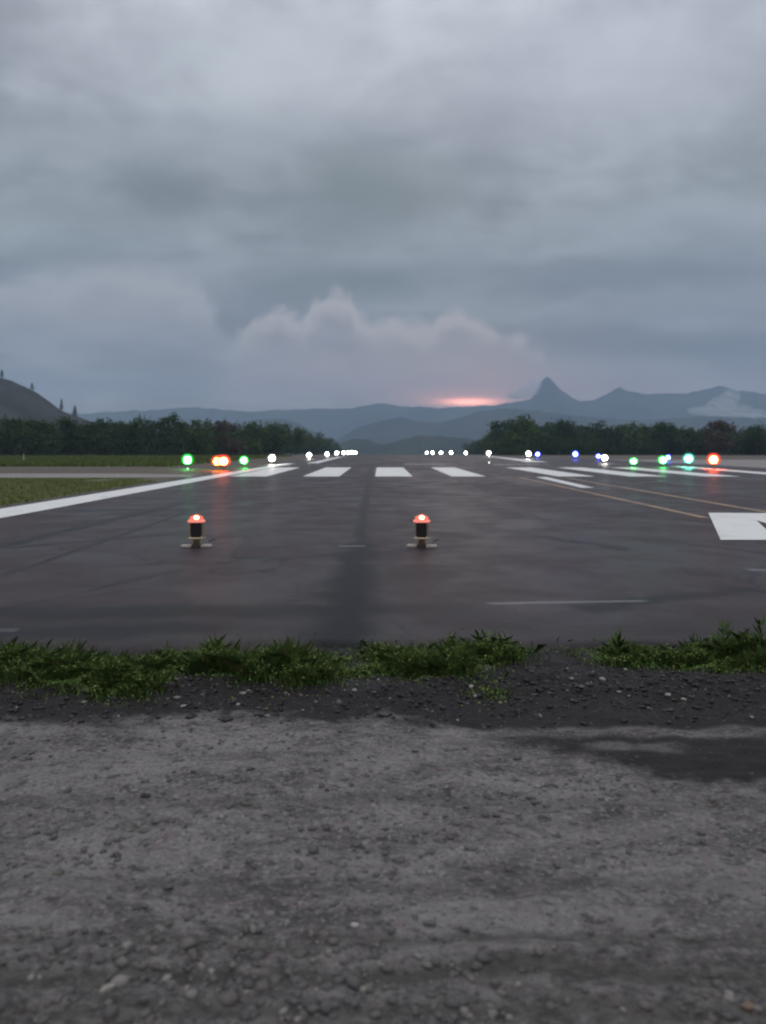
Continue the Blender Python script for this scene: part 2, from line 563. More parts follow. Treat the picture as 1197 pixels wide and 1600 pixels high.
m_taxi = simple('pale_worn_asphalt', (.24, .215, .21), .7, 0, .3, 1.2)
m_black = simple('black_housing', (.010, .009, .011), .45, 0, .2)
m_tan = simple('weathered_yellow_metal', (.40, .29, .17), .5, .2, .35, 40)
m_tan_pale = simple('pale_yellow_flange', (.55, .46, .31), .5, .1, .3, 40)  # paler yellow than the stem and strips
m_pad = simple('pale_concrete_pad', (.50, .44, .41), .8, 0, .25, 30)
m_rust = simple('dark_rusty_base', (.085, .055, .048), .7, 0, .4, 50)
m_dark_metal = simple('dark_painted_metal', (.05, .05, .045), .5, .3, .2)
m_yel_metal = simple('yellow_painted_metal', (.45, .33, .06), .5, .1, .2)


def lamp_glass(name, c, s, clear):
    m, t, b = new_mat(name)
    t.n.remove(b)
    out = t.n['Material Output']
    e = t.n.new('ShaderNodeEmission')
    e.inputs[0].default_value = (*c, 1)
    e.inputs[1].default_value = s
    tr = t.n.new('ShaderNodeBsdfTransparent')
    tr.inputs[0].default_value = tuple(.6 + .4 * min(1, q / max(c)) for q in c) + (1,)
    gl = t.n.new('ShaderNodeBsdfGlossy')
    gl.inputs['Roughness'].default_value = .12
    m1 = t.n.new('ShaderNodeMixShader')
    m1.inputs[0].default_value = clear
    t.l.new(e.outputs[0], m1.inputs[1])
    t.l.new(tr.outputs[0], m1.inputs[2])
    m2 = t.n.new('ShaderNodeMixShader')
    m2.inputs[0].default_value = .05
    t.l.new(m1.outputs[0], m2.inputs[1])
    t.l.new(gl.outputs[0], m2.inputs[2])
    t.l.new(m2.outputs[0], out.inputs[0])
    return m


def glow_mat(name, c, s):
    m, t, b = new_mat(name)
    t.n.remove(b)
    e = t.n.new('ShaderNodeEmission')
    e.inputs[0].default_value = (*c, 1)
    e.inputs[1].default_value = s
    t.l.new(e.outputs[0], t.n['Material Output'].inputs[0])
    return m


def leaf_mat(name, a, c, scale=.35, straw=None):
    m, t, b = new_mat(name)
    oc = t.n.new('ShaderNodeTexCoord').outputs['Object']
    n = t.noise(oc, scale, 3, .6)
    ge = t.n.new('ShaderNodeNewGeometry')
    r = ge.outputs['Random Per Island']
    f = t.math('ADD', t.math('MULTIPLY', n, .7), t.math('MULTIPLY', r, .4), clamp=True)
    cc = t.mix(f, a, c)
    if straw:
        cc = t.mix(t.math('MULTIPLY', t.math('GREATER_THAN', r, .93), .8), cc, straw)
    t.put(b.inputs['Base Color'], cc)
    b.inputs['Roughness'].default_value = .75
    b.inputs['Specular IOR Level'].default_value = .2
    return m


m_leaf = [leaf_mat('dark_green_leaves', (.013, .031, .008, 1), (.044, .088, .018, 1)),
          leaf_mat('mid_green_leaves', (.028, .056, .011, 1), (.074, .122, .026, 1)),
          leaf_mat('brownish_leaves', (.045, .034, .022, 1), (.088, .068, .040, 1))]
m_conifer = leaf_mat('conifer_needles', (.022, .030, .024, 1), (.040, .052, .038, 1))
m_bark = simple('bark', (.06, .05, .042), .9, 0, .3, 6)
m_grass_near = leaf_mat('lush_grass_blades', (.058, .108, .024, 1), (.165, .262, .066, 1), 2.5, (.30, .25, .11, 1))
m_grass_field = leaf_mat('field_grass_blades', (.085, .118, .034, 1), (.170, .215, .068, 1), .2)
m_grass_verge = leaf_mat('verge_grass_blades', (.150, .175, .060, 1), (.29, .32, .125, 1), .5)

# ------------------------------------------------------------------ the lie of the land


def prof(y):
    y = np.asarray(y, float)
    return np.where(y > 60, -0.000846 * np.maximum(y - 60, 0) ** 1.41, 0.0)


YS = np.concatenate([np.linspace(-6, 1.1, 12), np.arange(1.16, 5.9, .0165), np.linspace(5.95, 9, 12), np.arange(10, 60, 2.0),
                     np.arange(60, 200, 5.0), np.arange(200, 500, 10.0), np.arange(500, 1300, 40.0), np.linspace(1300, 5200, 14)])
PZ = np.maximum(prof(YS), -22.0)


def zg(y):
    return float(np.interp(y, YS, PZ))


def vnoise(x, y, seed):
    """smooth value noise in numpy"""
    xi = np.floor(x).astype(np.int64)
    yi = np.floor(y).astype(np.int64)
    fx = x - xi
    fy = y - yi
    fx = fx * fx * (3 - 2 * fx)
    fy = fy * fy * (3 - 2 * fy)

    def h(a, b):
        n = (a * 374761393 + b * 668265263 + seed * 982451653) & 0x7fffffff
        n = ((n ^ (n >> 13)) * 1274126177) & 0x7fffffff
        return ((n ^ (n >> 16)) & 0xffff) / 65535.0
    return (h(xi, yi) * (1 - fx) + h(xi + 1, yi) * fx) * (1 - fy) + (h(xi, yi + 1) * (1 - fx) + h(xi + 1, yi + 1) * fx) * fy


def fbm(x, y, seed, octv=4, gain=.5):
    s = 0
    a = 1
    tot = 0
    for o in range(octv):
        s = s + a * vnoise(x * 2 ** o, y * 2 ** o, seed + o * 17)
        tot += a
        a *= gain
    return s / tot


def near_relief(x, y):
    """lumps of the loose gravel, only in front of the pavement"""
    m = np.clip((5.62 - y) / .25, 0, 1)
    z = (fbm(x * 3, y * 5, 3, 4) - .5) * .05
    z = z + (fbm(x * 9, y * 14, 9, 3) - .5) * .026
    bank = np.exp(-((y - 4.75 - (fbm(x * 1.3, x * 0, 5, 2) - .5) * .4) / .30) ** 2)
    z = z + bank * (.035 + .05 * (fbm(x * 9, y * 12, 21, 3) - .45))
    for y0, wd, dp in [(2.19, .07, .012), (2.34, .05, .008), (3.25, .1, .008)]:
        z = z - dp * np.exp(-((y - y0) / wd) ** 2)
    return z * m


XS = np.concatenate([-np.geomspace(4000, 4.2, 26), np.arange(-4.0, 4.01, .02), np.geomspace(4.2, 4000, 26)])
gx, gy = np.meshgrid(XS, YS)
gz = np.repeat(PZ[:, None], len(XS), 1) + near_relief(gx, gy)
nx, ny = len(XS), len(YS)
idx = np.arange(nx * ny).reshape(ny, nx)
quads = np.stack([idx[:-1, :-1], idx[:-1, 1:], idx[1:, 1:], idx[1:, :-1]], -1).reshape(-1, 4)
ground = link('ground', np_mesh('ground', np.stack([gx, gy, gz], -1).reshape(-1, 3), quads), m_ground, smooth=True)
tag(ground, 'loose grey gravel ground that runs on into the dry airfield', kind='structure')


def sheet(name, rows, mat, dz, parent=None):
    """a flat sheet that follows the land; rows = [(y, xleft, xright), ...]"""
    ys = [r[0] for r in rows]
    allY = sorted(set(ys) | {float(q) for q in YS if ys[0] < q < ys[-1] and q > 9})
    Vv, Ff = [], []
    for y in allY:
        a = np.interp(y, ys, [r[1] for r in rows])
        c = np.interp(y, ys, [r[2] for r in rows])
        for k in range(5):
            Vv.append((a + (c - a) * k / 4, y, zg(y) + dz))
    for i in range(len(allY) - 1):
        for k in range(4):
            Ff.append((i * 5 + k, i * 5 + k + 1, i * 5 + 6 + k, i * 5 + 5 + k))
    return link(name, np_mesh(name, Vv, Ff), mat, parent)


# runway with a crumbling near edge
RX0, RX1 = -9.3, 26.0
xs = np.concatenate([np.linspace(RX0, -4.6, 8), np.arange(-4.5, 4.51, .06), np.linspace(4.6, RX1, 14)])
ry = [5.62, 5.72, 5.9, 6.4, 7.2] + [float(q) for q in YS if 8 < q < 640]
Vv, Ff = [], []
for j, y in enumerate(ry):
    for x in xs:
        yy = y
        if j < 2:
            yy = y + (fbm(np.array([x * 2.2]), np.array([0.3]), 4, 4)[0] - .5) * .35
        z = zg(y) + (.020 if j else -.03)
        Vv.append((x, yy, z))
n_ = len(xs)
for j in range(len(ry) - 1):
    for i in range(n_ - 1):
        Ff.append((j * n_ + i, j * n_ + i + 1, (j + 1) * n_ + i + 1, (j + 1) * n_ + i))
runway = link('runway', np_mesh('runway', Vv, Ff), m_asphalt)
tag(runway, 'dark wet asphalt runway running away to the hills', kind='structure')

taxi = sheet('taxiway', [(36.0, -90, -10.6), (36.8, -90, -9.31), (40, -90, -9.31), (41.5, -90, -14.5)], m_taxi, .018)
tag(taxi, 'pale strip of pavement crossing the grass left of the runway', kind='structure')
apron = sheet('shoulder', [(20, 26.01, 60), (47, 26.01, 90), (90, 26.01, 120)], m_taxi, .014)
tag(apron, 'pale grey shoulder right of the runway', kind='structure')


# ------------------------------------------------------------------ painted markings (structure of the runway)
def pxg(x, y):
    """photograph pixel on level pavement -> metres (used to read the marking positions off)"""
    D = F * CH / (y - HY)
    return ((x - VX) * D / F, D)


def marking(name, rows, mat=m_white, label=None):
    o = sheet(name, rows, mat, .0265)
    tag(o, label, kind='structure')
    return o


NEAR, FAR = 37.3, 53.0
bars = [(-7.35, -5.55), (-3.80, -2.02), (-.28, 1.55), (3.45, 5.10), (8.62, 10.42), (12.1, 13.9), (15.75, 17.5)]
bar_lab = ['leftmost white threshold bar, beside the white side stripe', 'second white threshold bar from the left', 'white threshold bar straight ahead of the dark seam',
           'white threshold bar ahead of the right red lamp', 'white threshold bar just beyond the white dash', 'white threshold bar between the dash and the right side stripe',
           'rightmost white threshold bar']
for (a, c), lb in zip(bars, bar_lab):
    marking('runway_marking', [(NEAR, a, c), (FAR, a, c)], m_white, lb)
marking('runway_marking', [(6, -9.05, -7.95), (18, -8.95, -7.75), (40, -8.55, -7.60), (66, -8.2, -7.3)], m_white, 'white side stripe on the left edge of the runway')
marking('runway_marking', [(67, -6.35, -5.4), (125, -6.9, -6.2)], m_white, 'far white stripe continuing the left side')
marking('runway_marking', [(6, 20.6, 22.2), (37, 19.9, 21.2), (56, 21.0, 22.2)], m_white, 'white side stripe on the right edge of the runway')
marking('runway_marking', [(72, 13.6, 15.8), (80, 14.4, 16.2), (150, 20, 20.8)], m_white, 'far white stripe on the right side')
marking('runway_marking', [(27.2, 7.10, 7.56), (36.6, 7.38, 7.90)], m_white, 'short white centre dash before the threshold bars')
marking('runway_marking', [(61, 1.9, 5.2), (63, 1.9, 5.2)], m_faded, 'thin faded cross stripe beyond the bars')
marking('runway_marking', [(61, 9.0, 12.8), (63, 9.0, 12.8)], m_faded, 'thin faded cross stripe right of the other one')
marking('runway_marking', [(15.8, 6.58, 6.78), (36.3, 6.42, 6.62)], m_yellow, 'left faded yellow taxi line')
marking('runway_marking', [(13.0, 8.52, 8.74), (35.5, 8.50, 8.72)], m_yellow, 'right faded yellow taxi line')
# large slanted white symbol cut off by the right of the picture: a bent slab with a pointed notch
Vv = [pxg(1107, 803), pxg(1400, 805), pxg(1385, 832), pxg(1260, 838), pxg(1182, 815), pxg(1215, 846), pxg(1126, 846)]
bm = bmesh.new()
vs = [bm.verts.new((x, y, zg(y) + .0265)) for x, y in Vv]
bm.faces.new(vs)
bmesh.ops.triangulate(bm, faces=bm.faces[:])
bmesh.ops.recalc_face_normals(bm, faces=bm.faces[:])
me = bpy.data.meshes.new('runway_marking')
bm.to_mesh(me)
bm.free()
tag(link('runway_marking', me, m_white), 'large white painted symbol with a pointed notch', kind='structure')


# ------------------------------------------------------------------ red end lamps near the camera
def near_lamp(px_, label):
    D = F * CH / (857 - HY)
    root = empty('runway_end_light', ((px_ - VX) * D / F, D, .020), R(6 if px_ < 400 else -9), label, 'runway lamp', 'red domed lamps at the near end of the runway')
    for sx_ in (-1, 1):
        link('base_pad', box_mesh(.155, .16, .036, 0, .010, .142 * sx_), m_pad, root)
    link('base_box', join_meshes([box_mesh(.118, .15, .044, 0, .008), box_mesh(.05, .05, .02, .040, .004)]), m_rust, root)
    link('stem', lathe([(.055, .045), (.055, .118), (.080, .130)], 20), m_tan, root, True)
    link('flange', lathe([(.105, .128), (.130, .131), (.130, .143), (.075, .149)], 28), m_tan_pale, root, True)
    link('housing', box_mesh(.142, .142, .217, .1495, .010), m_black, root)
    for sx_ in (-1, 1):
        link('support_strip', box_mesh(.018, .030, .222, .1445, .003, sx_ * .093, .02), m_tan, root)
        link('bolt', lathe([(.009, .1445), (.009, .156), (.004, .158)], 8), m_dark_metal, root).location = (sx_ * .112, -.045, 0)
    link('cable', tube([(.07, .05, .01), (.12, .10, .012), (.16, .30, .012), (.10, .62, .010), (.16, .95, .008)], .007), m_black, root, True)
    link('lens_ring', lathe([(.078, .366), (.118, .368), (.128, .378), (.127, .392), (.112, .402), (.10, .404)], 32), m_lamp_ring, root, True)
    ln = link('lens', lathe([(.098, .4045), (.098, .436), (.094, .446), (.060, .462), (.028, .478), (.010, .482)], 32), m_lamp_lens, root, True)
    link('bulb', lathe([(.012, .405), (.030, .412), (.040, .432), (.030, .452), (.012, .460)], 16), m_lamp_bulb, ln, True)
    return root


m_lamp_ring = lamp_glass('red_lens_ring', (1.0, .30, .24), 1.05, .25)
m_lamp_lens = lamp_glass('red_lens_dome', (1.0, .22, .16), 1.25, .45)
m_lamp_bulb = glow_mat('red_lamp_bulb', (1.0, .45, .20), 34.0)
near_lamp(307, 'red domed lamp with black body, left of the dark tar seam')
near_lamp(659, 'red domed lamp with black body, right of the dark tar seam')

# ------------------------------------------------------------------ runway lights further out
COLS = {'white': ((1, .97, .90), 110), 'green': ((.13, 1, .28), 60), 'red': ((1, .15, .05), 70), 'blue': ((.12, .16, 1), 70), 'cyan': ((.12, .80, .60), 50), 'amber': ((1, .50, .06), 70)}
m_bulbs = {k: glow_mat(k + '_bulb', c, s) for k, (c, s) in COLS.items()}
m_lens_halo = {k: lamp_glass(k + '_lens_halo', {'red': (1, .06, .02), 'amber': (1, .12, .02), 'green': (.03, 1, .08), 'blue': (.03, .06, 1)}.get(k, c), {'white': .9, 'red': 2.6, 'amber': 2.6}.get(k, 1.5), .76) for k, (c, s) in COLS.items()}


def fix_meshes(colour):
    d = {}
    d['base_plate'] = (lathe([(.15, 0), (.15, .02), (.06, .03)], 16), m_dark_metal)
    d['stem'] = (lathe([(.03, .028), (.03, .20)], 10), m_yel_metal)
    d['housing'] = (lathe([(.05, .20), (.12, .22), (.13, .27), (.10, .285)], 16), m_dark_metal)
    d['lens'] = (lathe([(.125, .286), (.27, .30), (.37, .42), (.39, .58), (.345, .75), (.20, .88), (.03, .92)], 22), m_lens_halo[colour])  # lens and bulb oversized; the lens glow stands for the lamp's bloom
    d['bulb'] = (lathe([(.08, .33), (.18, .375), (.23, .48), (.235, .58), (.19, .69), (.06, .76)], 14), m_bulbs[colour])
    return d


protos = {}


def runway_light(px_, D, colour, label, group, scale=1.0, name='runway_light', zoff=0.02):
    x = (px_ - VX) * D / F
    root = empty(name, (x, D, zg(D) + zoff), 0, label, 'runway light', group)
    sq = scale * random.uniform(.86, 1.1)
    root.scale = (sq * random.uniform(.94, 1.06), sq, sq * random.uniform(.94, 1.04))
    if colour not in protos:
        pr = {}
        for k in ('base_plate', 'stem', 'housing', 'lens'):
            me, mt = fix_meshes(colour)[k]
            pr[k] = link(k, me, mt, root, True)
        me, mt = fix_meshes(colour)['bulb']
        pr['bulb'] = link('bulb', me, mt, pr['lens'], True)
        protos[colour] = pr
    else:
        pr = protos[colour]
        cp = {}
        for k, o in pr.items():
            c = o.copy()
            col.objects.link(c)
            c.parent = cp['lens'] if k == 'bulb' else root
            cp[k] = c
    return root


ordn = ['first', 'second', 'third', 'fourth', 'fifth', 'sixth', 'seventh', 'eighth']
GL = 'white edge lights along the left of the runway'
GR = 'white edge lights along the right of the runway'
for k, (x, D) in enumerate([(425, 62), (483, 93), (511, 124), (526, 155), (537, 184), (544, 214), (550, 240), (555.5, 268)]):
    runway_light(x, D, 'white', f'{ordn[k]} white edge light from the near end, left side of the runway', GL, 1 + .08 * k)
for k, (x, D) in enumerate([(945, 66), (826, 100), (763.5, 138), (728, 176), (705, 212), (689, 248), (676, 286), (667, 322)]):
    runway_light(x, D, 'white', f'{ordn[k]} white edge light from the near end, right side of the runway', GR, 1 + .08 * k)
GG = 'green threshold lights'
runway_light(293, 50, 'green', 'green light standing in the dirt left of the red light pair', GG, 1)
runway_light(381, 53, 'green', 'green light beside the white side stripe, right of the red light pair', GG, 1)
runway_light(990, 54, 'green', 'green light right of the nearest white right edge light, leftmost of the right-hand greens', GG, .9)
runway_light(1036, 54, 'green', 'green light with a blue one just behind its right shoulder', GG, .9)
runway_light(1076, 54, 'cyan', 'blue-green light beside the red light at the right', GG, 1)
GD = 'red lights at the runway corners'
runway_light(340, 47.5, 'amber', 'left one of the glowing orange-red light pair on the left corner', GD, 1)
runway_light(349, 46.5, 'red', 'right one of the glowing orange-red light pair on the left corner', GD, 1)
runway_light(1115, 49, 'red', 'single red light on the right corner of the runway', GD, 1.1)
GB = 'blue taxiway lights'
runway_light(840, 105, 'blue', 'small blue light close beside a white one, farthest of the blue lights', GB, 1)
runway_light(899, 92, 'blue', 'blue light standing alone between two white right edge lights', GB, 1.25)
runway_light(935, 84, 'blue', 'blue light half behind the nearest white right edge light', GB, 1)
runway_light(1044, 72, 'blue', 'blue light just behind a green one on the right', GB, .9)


m_marker_glint = {k: glow_mat(k + '_marker_glint_lens', c, q) for k, c, q in [('green', (.35, 1, .5), 8.0), ('white', (1, .97, .9), 10.0)]}


# tiny inset light, and an added green one standing in for a lamp's reflection
def marker_or_glint_light(px_, D, colour, label):
    root = empty('marker_or_glint', ((px_ - VX) * D / F, D, zg(D) + .02), 0, label, 'marker light')
    link('stake', lathe([(.05, 0), (.03, .01), (.03, .05)], 10), m_dark_metal, root)
    link('lens', lathe([(.03, .05), (.042, .065), (.034, .085), (.01, .095)], 14), m_marker_glint[colour], root, True)


marker_or_glint_light(293.6, 47.5, 'green', 'tiny added green light in place of the reflection below the far left green light')
marker_or_glint_light(764.3, 66, 'white', 'tiny white marker light set low on the runway below a right edge light')

# white marker post in the left grass
x_, D_ = (37 - VX) * 75 / F, 75
mp = empty('marker_post', (x_, D_, zg(D_)), 0, 'thin white marker post in the green grass before the left trees', 'marker post')
link('post', lathe([(.04, 0), (.04, .75), (.02, .80)], 10), simple('white_plastic', (.6, .6, .58), .5), mp)
link('band', lathe([(.042, .60), (.042, .68)], 10), m_rust, mp)


# ------------------------------------------------------------------ trees
def crown_mesh(name, H, Wd, seed, n=2600, ls=.32, low=.08):
    r = np.random.default_rng(seed)
    lobes = []
    for _ in range(13):
        a = r.uniform(0, 2 * math.pi)
        q = math.sqrt(r.uniform(0, 1)) * Wd * .34
        z = H * r.uniform(low + .14, .84)
        rad = Wd * r.uniform(.16, .27) * (1.15 - .45 * z / H)
        lobes.append((q * math.cos(a), q * math.sin(a), z, rad, rad * r.uniform(.7, 1.0)))
    lobes.append((r.uniform(-.1, .1) * Wd, 0, H * .84, Wd * .17, H * .15))
    lobes = np.array(lobes)
    wts = lobes[:, 3] ** 2
    k = r.choice(len(lobes), n, p=wts / wts.sum())
    d = r.normal(size=(n, 3))
    d /= np.linalg.norm(d, axis=1)[:, None]
    rr = (r.uniform(0, 1, n) ** .38) * (1 + .22 * r.normal(size=n))
    c = lobes[k, :3] + d * rr[:, None] * np.stack([lobes[k, 3], lobes[k, 3], lobes[k, 4]], 1)
    c[:, 2] = np.maximum(c[:, 2], .15)
    nrm = d + .8 * r.normal(size=(n, 3))
    nrm /= np.linalg.norm(nrm, axis=1)[:, None]
    t1 = np.cross(nrm, r.normal(size=(n, 3)))
    t1 /= np.linalg.norm(t1, axis=1)[:, None]
    t2 = np.cross(nrm, t1)
    s = ls * r.uniform(.6, 1.5, n)[:, None]
    V = np.stack([c - t1 * s, c - t2 * s * .6, c + t1 * s, c + t2 * s * .6], 1).reshape(-1, 3)
    return V, np.arange(n * 4).reshape(-1, 4)


def trunk_mesh(H, seed, r0=.16):
    r = random.Random(seed)
    bm = bmesh.new()

    def limb(p0, p1, ra, rb, seg=7, steps=4):
        p0, p1 = np.array(p0, float), np.array(p1, float)
        ax = p1 - p0
        ax /= np.linalg.norm(ax)
        s1 = np.cross(ax, (.3, .9, .1))
        s1 /= np.linalg.norm(s1)
        s2 = np.cross(ax, s1)
        prev = None
        for i in range(steps + 1):
            f = i / steps
            c = p0 + (p1 - p0) * f + s1 * math.sin(f * 3) * ra * .8
            rad = ra + (rb - ra) * f
            ring = [bm.verts.new(tuple(c + (s1 * math.cos(2 * math.pi * k / seg) + s2 * math.sin(2 * math.pi * k / seg)) * rad)) for k in range(seg)]
            if prev:
                for k in range(seg):
                    bm.faces.new((prev[k], prev[(k + 1) % seg], ring[(k + 1) % seg], ring[k]))
            prev = ring
    top = (r.uniform(-.4, .4), r.uniform(-.4, .4), H * .78)
    limb((0, 0, -.3), top, r0, r0 * .3, steps=6)
    for i in range(5):
        f = r.uniform(.25, .7)
        a = r.uniform(0, 6.28)
        st_ = (top[0] * f, top[1] * f, H * .78 * f)
        limb(st_, (st_[0] + math.cos(a) * H * .22, st_[1] + math.sin(a) * H * .22, st_[2] + H * .2), r0 * .5, r0 * .12)
    me = bpy.data.meshes.new('trunk')
    bm.to_mesh(me)
    bm.free()
    return me


tree_seed = [100]


def tree(px_, top, D, wpx, kind, label, group):
    """a tree whose top stands at photograph pixel (px_, top) at distance D"""
    x = (px_ - VX) * D / F
    z0 = zg(D)
    H = (HY - top) * D / F + CH - z0
    Wd = wpx * D / F
    tree_seed[0] += 1
    s = tree_seed[0]
    name = ['broadleaf_tree', 'bushy_tree', 'brown_tree'][kind]
    root = empty(name, (x, D, z0 - .05), 0, label, 'tree', group)
    link('trunk', trunk_mesh(H, s, .015 * H + .03), m_bark, root, True)
    V, Fc = crown_mesh('crown', H, Wd, s, 2600, .028 * H + .05, .02)
    link('crown', np_mesh('crown', V, Fc), m_leaf[kind], root)


TL, TR_ = 'trees left of the runway', 'trees right of the runway'
LEFT = [(8, 650, 165, 75, 0, 'dark broad tree at the left border of the photo, below the bare hill'),
        (55, 653, 160, 80, 0, 'dark rounded tree below the middle of the bare hill slope'),
        (105, 648, 168, 70, 0, 'dark tree at the foot of the bare hill, under the two lowest conifers'),
        (160, 652, 172, 75, 0, 'dark low tree standing just right of the bare hill'),
        (215, 649, 176, 70, 0, 'rounded tree right of the bare hill, with a small bump on its crown'),
        (265, 644, 178, 64, 0, 'tallest dark tree of the left row, above the leftmost green light'),
        (310, 653, 186, 64, 1, 'dark green tree between the leftmost green light and the red pair'),
        (352, 655, 192, 66, 2, 'brownish tree right behind the orange-red light pair'),
        (395, 657, 205, 60, 1, 'green bushy tree above the green light by the side stripe'),
        (432, 658, 228, 58, 1, 'green bushy tree above the first white light on the left edge'),
        (462, 666, 265, 46, 1, 'green bushy tree left of the second white left edge light'),
        (487, 676, 320, 40, 1, 'smaller green tree above the second white left edge light'),
        (507, 684, 400, 32, 1, 'small green tree above the third white left edge light'),
        (524, 690, 500, 26, 1, 'tiny far green tree at the end of the left row')]
RIGHT = [(1182, 664, 200, 70, 0, 'dark tree at the right border of the photo'),
         (1122, 655, 195, 62, 2, 'tall brownish thin-topped tree behind the single red light'),
         (1080, 667, 205, 58, 0, 'low dark tree left of the brownish tree on the right'),
         (1033, 658, 212, 62, 0, 'rounded dark tree behind the green and blue lights on the right'),
         (985, 657, 218, 66, 1, 'dark green tree behind the leftmost green light of the right-hand group'),
         (935, 655, 220, 66, 0, 'broad dark tree behind the nearest white right edge light'),
         (880, 654, 215, 66, 0, 'dark dense tree behind the lone blue light'),
         (815, 645, 206, 70, 1, 'tallest green tree of the right row, nearest to the runway'),
         (776, 668, 260, 46, 1, 'green tree above the third white right edge light'),
         (757, 684, 330, 34, 1, 'small green bush below the big hill, right of the fourth white light'),
         (741, 689, 420, 28, 1, 'tiny far green tree at the end of the right row')]
for r_ in LEFT:
    tree(*r_, TL)
for r_ in RIGHT:
    tree(*r_, TR_)


# the wood behind and between them reads as one dark mass
def wood(name, spots, mat, label):
    VV, FF, off = [], [], 0
    for i, (px_, top, D, wpx) in enumerate(spots):
        x = (px_ - VX) * D / F
        z0 = zg(D)
        H = (HY - top) * D / F + CH - z0
        V, Fc = crown_mesh('c', H, wpx * D / F, 900 + i * 3 + len(name), 1500, .034 * H + .05, .0)
        VV.append(V + np.array([x, D, z0]))
        FF.append(Fc + off)
        off += len(V)
    o = link(name, np_mesh(name, np.concatenate(VV), np.concatenate(FF)), mat)
    tag(o, label, 'wood', kind='stuff')


sp = []
for x in np.arange(-190, 440, 21):
    D = np.interp(x, [-190, 200, 440], [185, 200, 260]) + random.uniform(0, 18)
    sp.append((x + random.uniform(-6, 6), np.interp(x, [-190, 0, 250, 440], [650, 655, 655, 664]) + random.uniform(-3, 8), D, 62))
    for q_ in range(2):
        sp.append((x + random.uniform(-10, 10), random.uniform(676, 698), D - 20 - random.uniform(0, 12), 46))
for x in np.arange(440, 530, 9):
    D = np.interp(x, [440, 530], [250, 560]) + random.uniform(0, 20)
    sp.append((x, np.interp(x, [440, 480, 530], [666, 682, 697]) + random.uniform(-2, 4), D, 34))
wood('woodland', sp, m_leaf[0], 'dark undergrowth and wood filling the left tree row')
sp = []
for x in np.arange(800, 1420, 21):
    D = np.interp(x, [800, 900, 1420], [225, 235, 225]) + random.uniform(0, 18)
    sp.append((x + random.uniform(-6, 6), np.interp(x, [800, 900, 1050, 1200, 1400], [656, 662, 668, 668, 664]) + random.uniform(-3, 7), D, 62))
    for q_ in range(2):
        sp.append((x + random.uniform(-10, 10), random.uniform(680, 699), D - 22 - random.uniform(0, 12), 46))
for x in np.arange(735, 800, 8):
    D = np.interp(x, [735, 800], [480, 220]) + random.uniform(0, 15)
    sp.append((x, np.interp(x, [735, 770, 800], [695, 682, 664]) + random.uniform(-2, 4), D, 34))
wood('woodland', sp, m_leaf[0], 'dark undergrowth and wood filling the right tree row')


# ------------------------------------------------------------------ hills and mountains
def range_mesh(pts, D, depth, seed, zb=-24, rough=2.0, step=3.0, spur=.3, rows=26):
    xs_ = np.arange(pts[0][0], pts[-1][0] + .1, step)
    yp = np.interp(xs_, [p[0] for p in pts], [p[1] for p in pts])
    yp = yp + (fbm(xs_ / 14.0, xs_ * 0 + seed, seed, 4) - .5) * rough * 2
    wx = (xs_ - VX) * D / F
    hz = (HY - yp) * D / F + CH
    V = []
    for j in range(rows + 1):
        f = j / rows * 1.6 - 1            # -1 front foot, 0 ridge, .6 behind
        y = D + f * depth
        k = 1 - abs(f) if f < 0 else 1 - abs(f) / .6
        s = k ** 1.15
        nn = fbm(wx / depth * 4.5 + 50, np.full_like(wx, y / depth * 2.2), seed + 3, 4) - .35
        hh = zb + (hz - zb) * (s - spur * np.clip(nn, -.2, 1) * (1 - k) * k * 3.2)
        V.append(np.stack([wx * (y / D) ** .15, np.full_like(wx, y), hh], 1))
    V = np.concatenate(V)
    n = len(xs_)
    I = np.arange(n * (rows + 1)).reshape(rows + 1, n)
    Q = np.stack([I[:-1, :-1], I[:-1, 1:], I[1:, 1:], I[1:, :-1]], -1).reshape(-1, 4)
    return np_mesh('hill', V, Q)


def hill_mat(name, a, c, scale):
    m, t, b = new_mat(name)
    oc = t.n.new('ShaderNodeTexCoord').outputs['Object']
    n = t.noise(oc, scale, 6, .65)
    t.put(b.inputs['Base Color'], t.mix(t.sstep(n, .35, .65), a, c))
    b.inputs['Roughness'].default_value = .9
    b.inputs['Specular IOR Level'].default_value = .1
    return m


m_far = hill_mat('mountain_forest', (.022, .030, .030, 1), (.050, .058, .052, 1), .006)
m_mid = hill_mat('hill_forest', (.022, .032, .026, 1), (.048, .058, .042, 1), .012)
m_bare = hill_mat('bare_hillside', (.028, .027, .023, 1), (.060, .054, .047, 1), .03)
far_pts = [(-260, 636), (0, 645), (140, 644), (214, 640), (300, 635), (350, 639), (400, 641), (467, 637), (550, 637), (600, 629), (630, 634), (694, 635), (735, 633), (770, 633),
           (797, 627), (815, 625), (829, 620), (837, 609), (843, 598), (848, 591), (854, 586.5), (858, 588.5), (866, 596), (877, 608), (890, 616), (907, 625), (930, 622), (951, 611), (967, 603), (984, 610),
           (1011, 613), (1071, 612), (1084, 608), (1110, 605), (1128, 603), (1148, 607), (1197, 615), (1300, 625), (1450, 640)]
mid_pts = [(330, 668), (400, 655), (440, 652), (467, 660), (500, 676), (524, 688), (545, 675), (560, 667), (600, 655), (628, 651), (654, 657), (684, 660), (717, 652), (751, 641), (790, 636),
           (840, 640), (900, 650), (1000, 655), (1100, 650), (1300, 655)]
near_pts = [(510, 705), (535, 690), (557, 684), (580, 687), (598, 695), (620, 688), (654, 679), (677, 680), (721, 683), (734, 685), (758, 687), (800, 690), (900, 695)]
left_pts = [(-420, 520), (-250, 535), (-120, 556), (0, 587), (20, 592), (40, 602), (60, 612), (80, 626), (95, 638), (112, 646), (140, 656), (200, 670), (260, 690)]
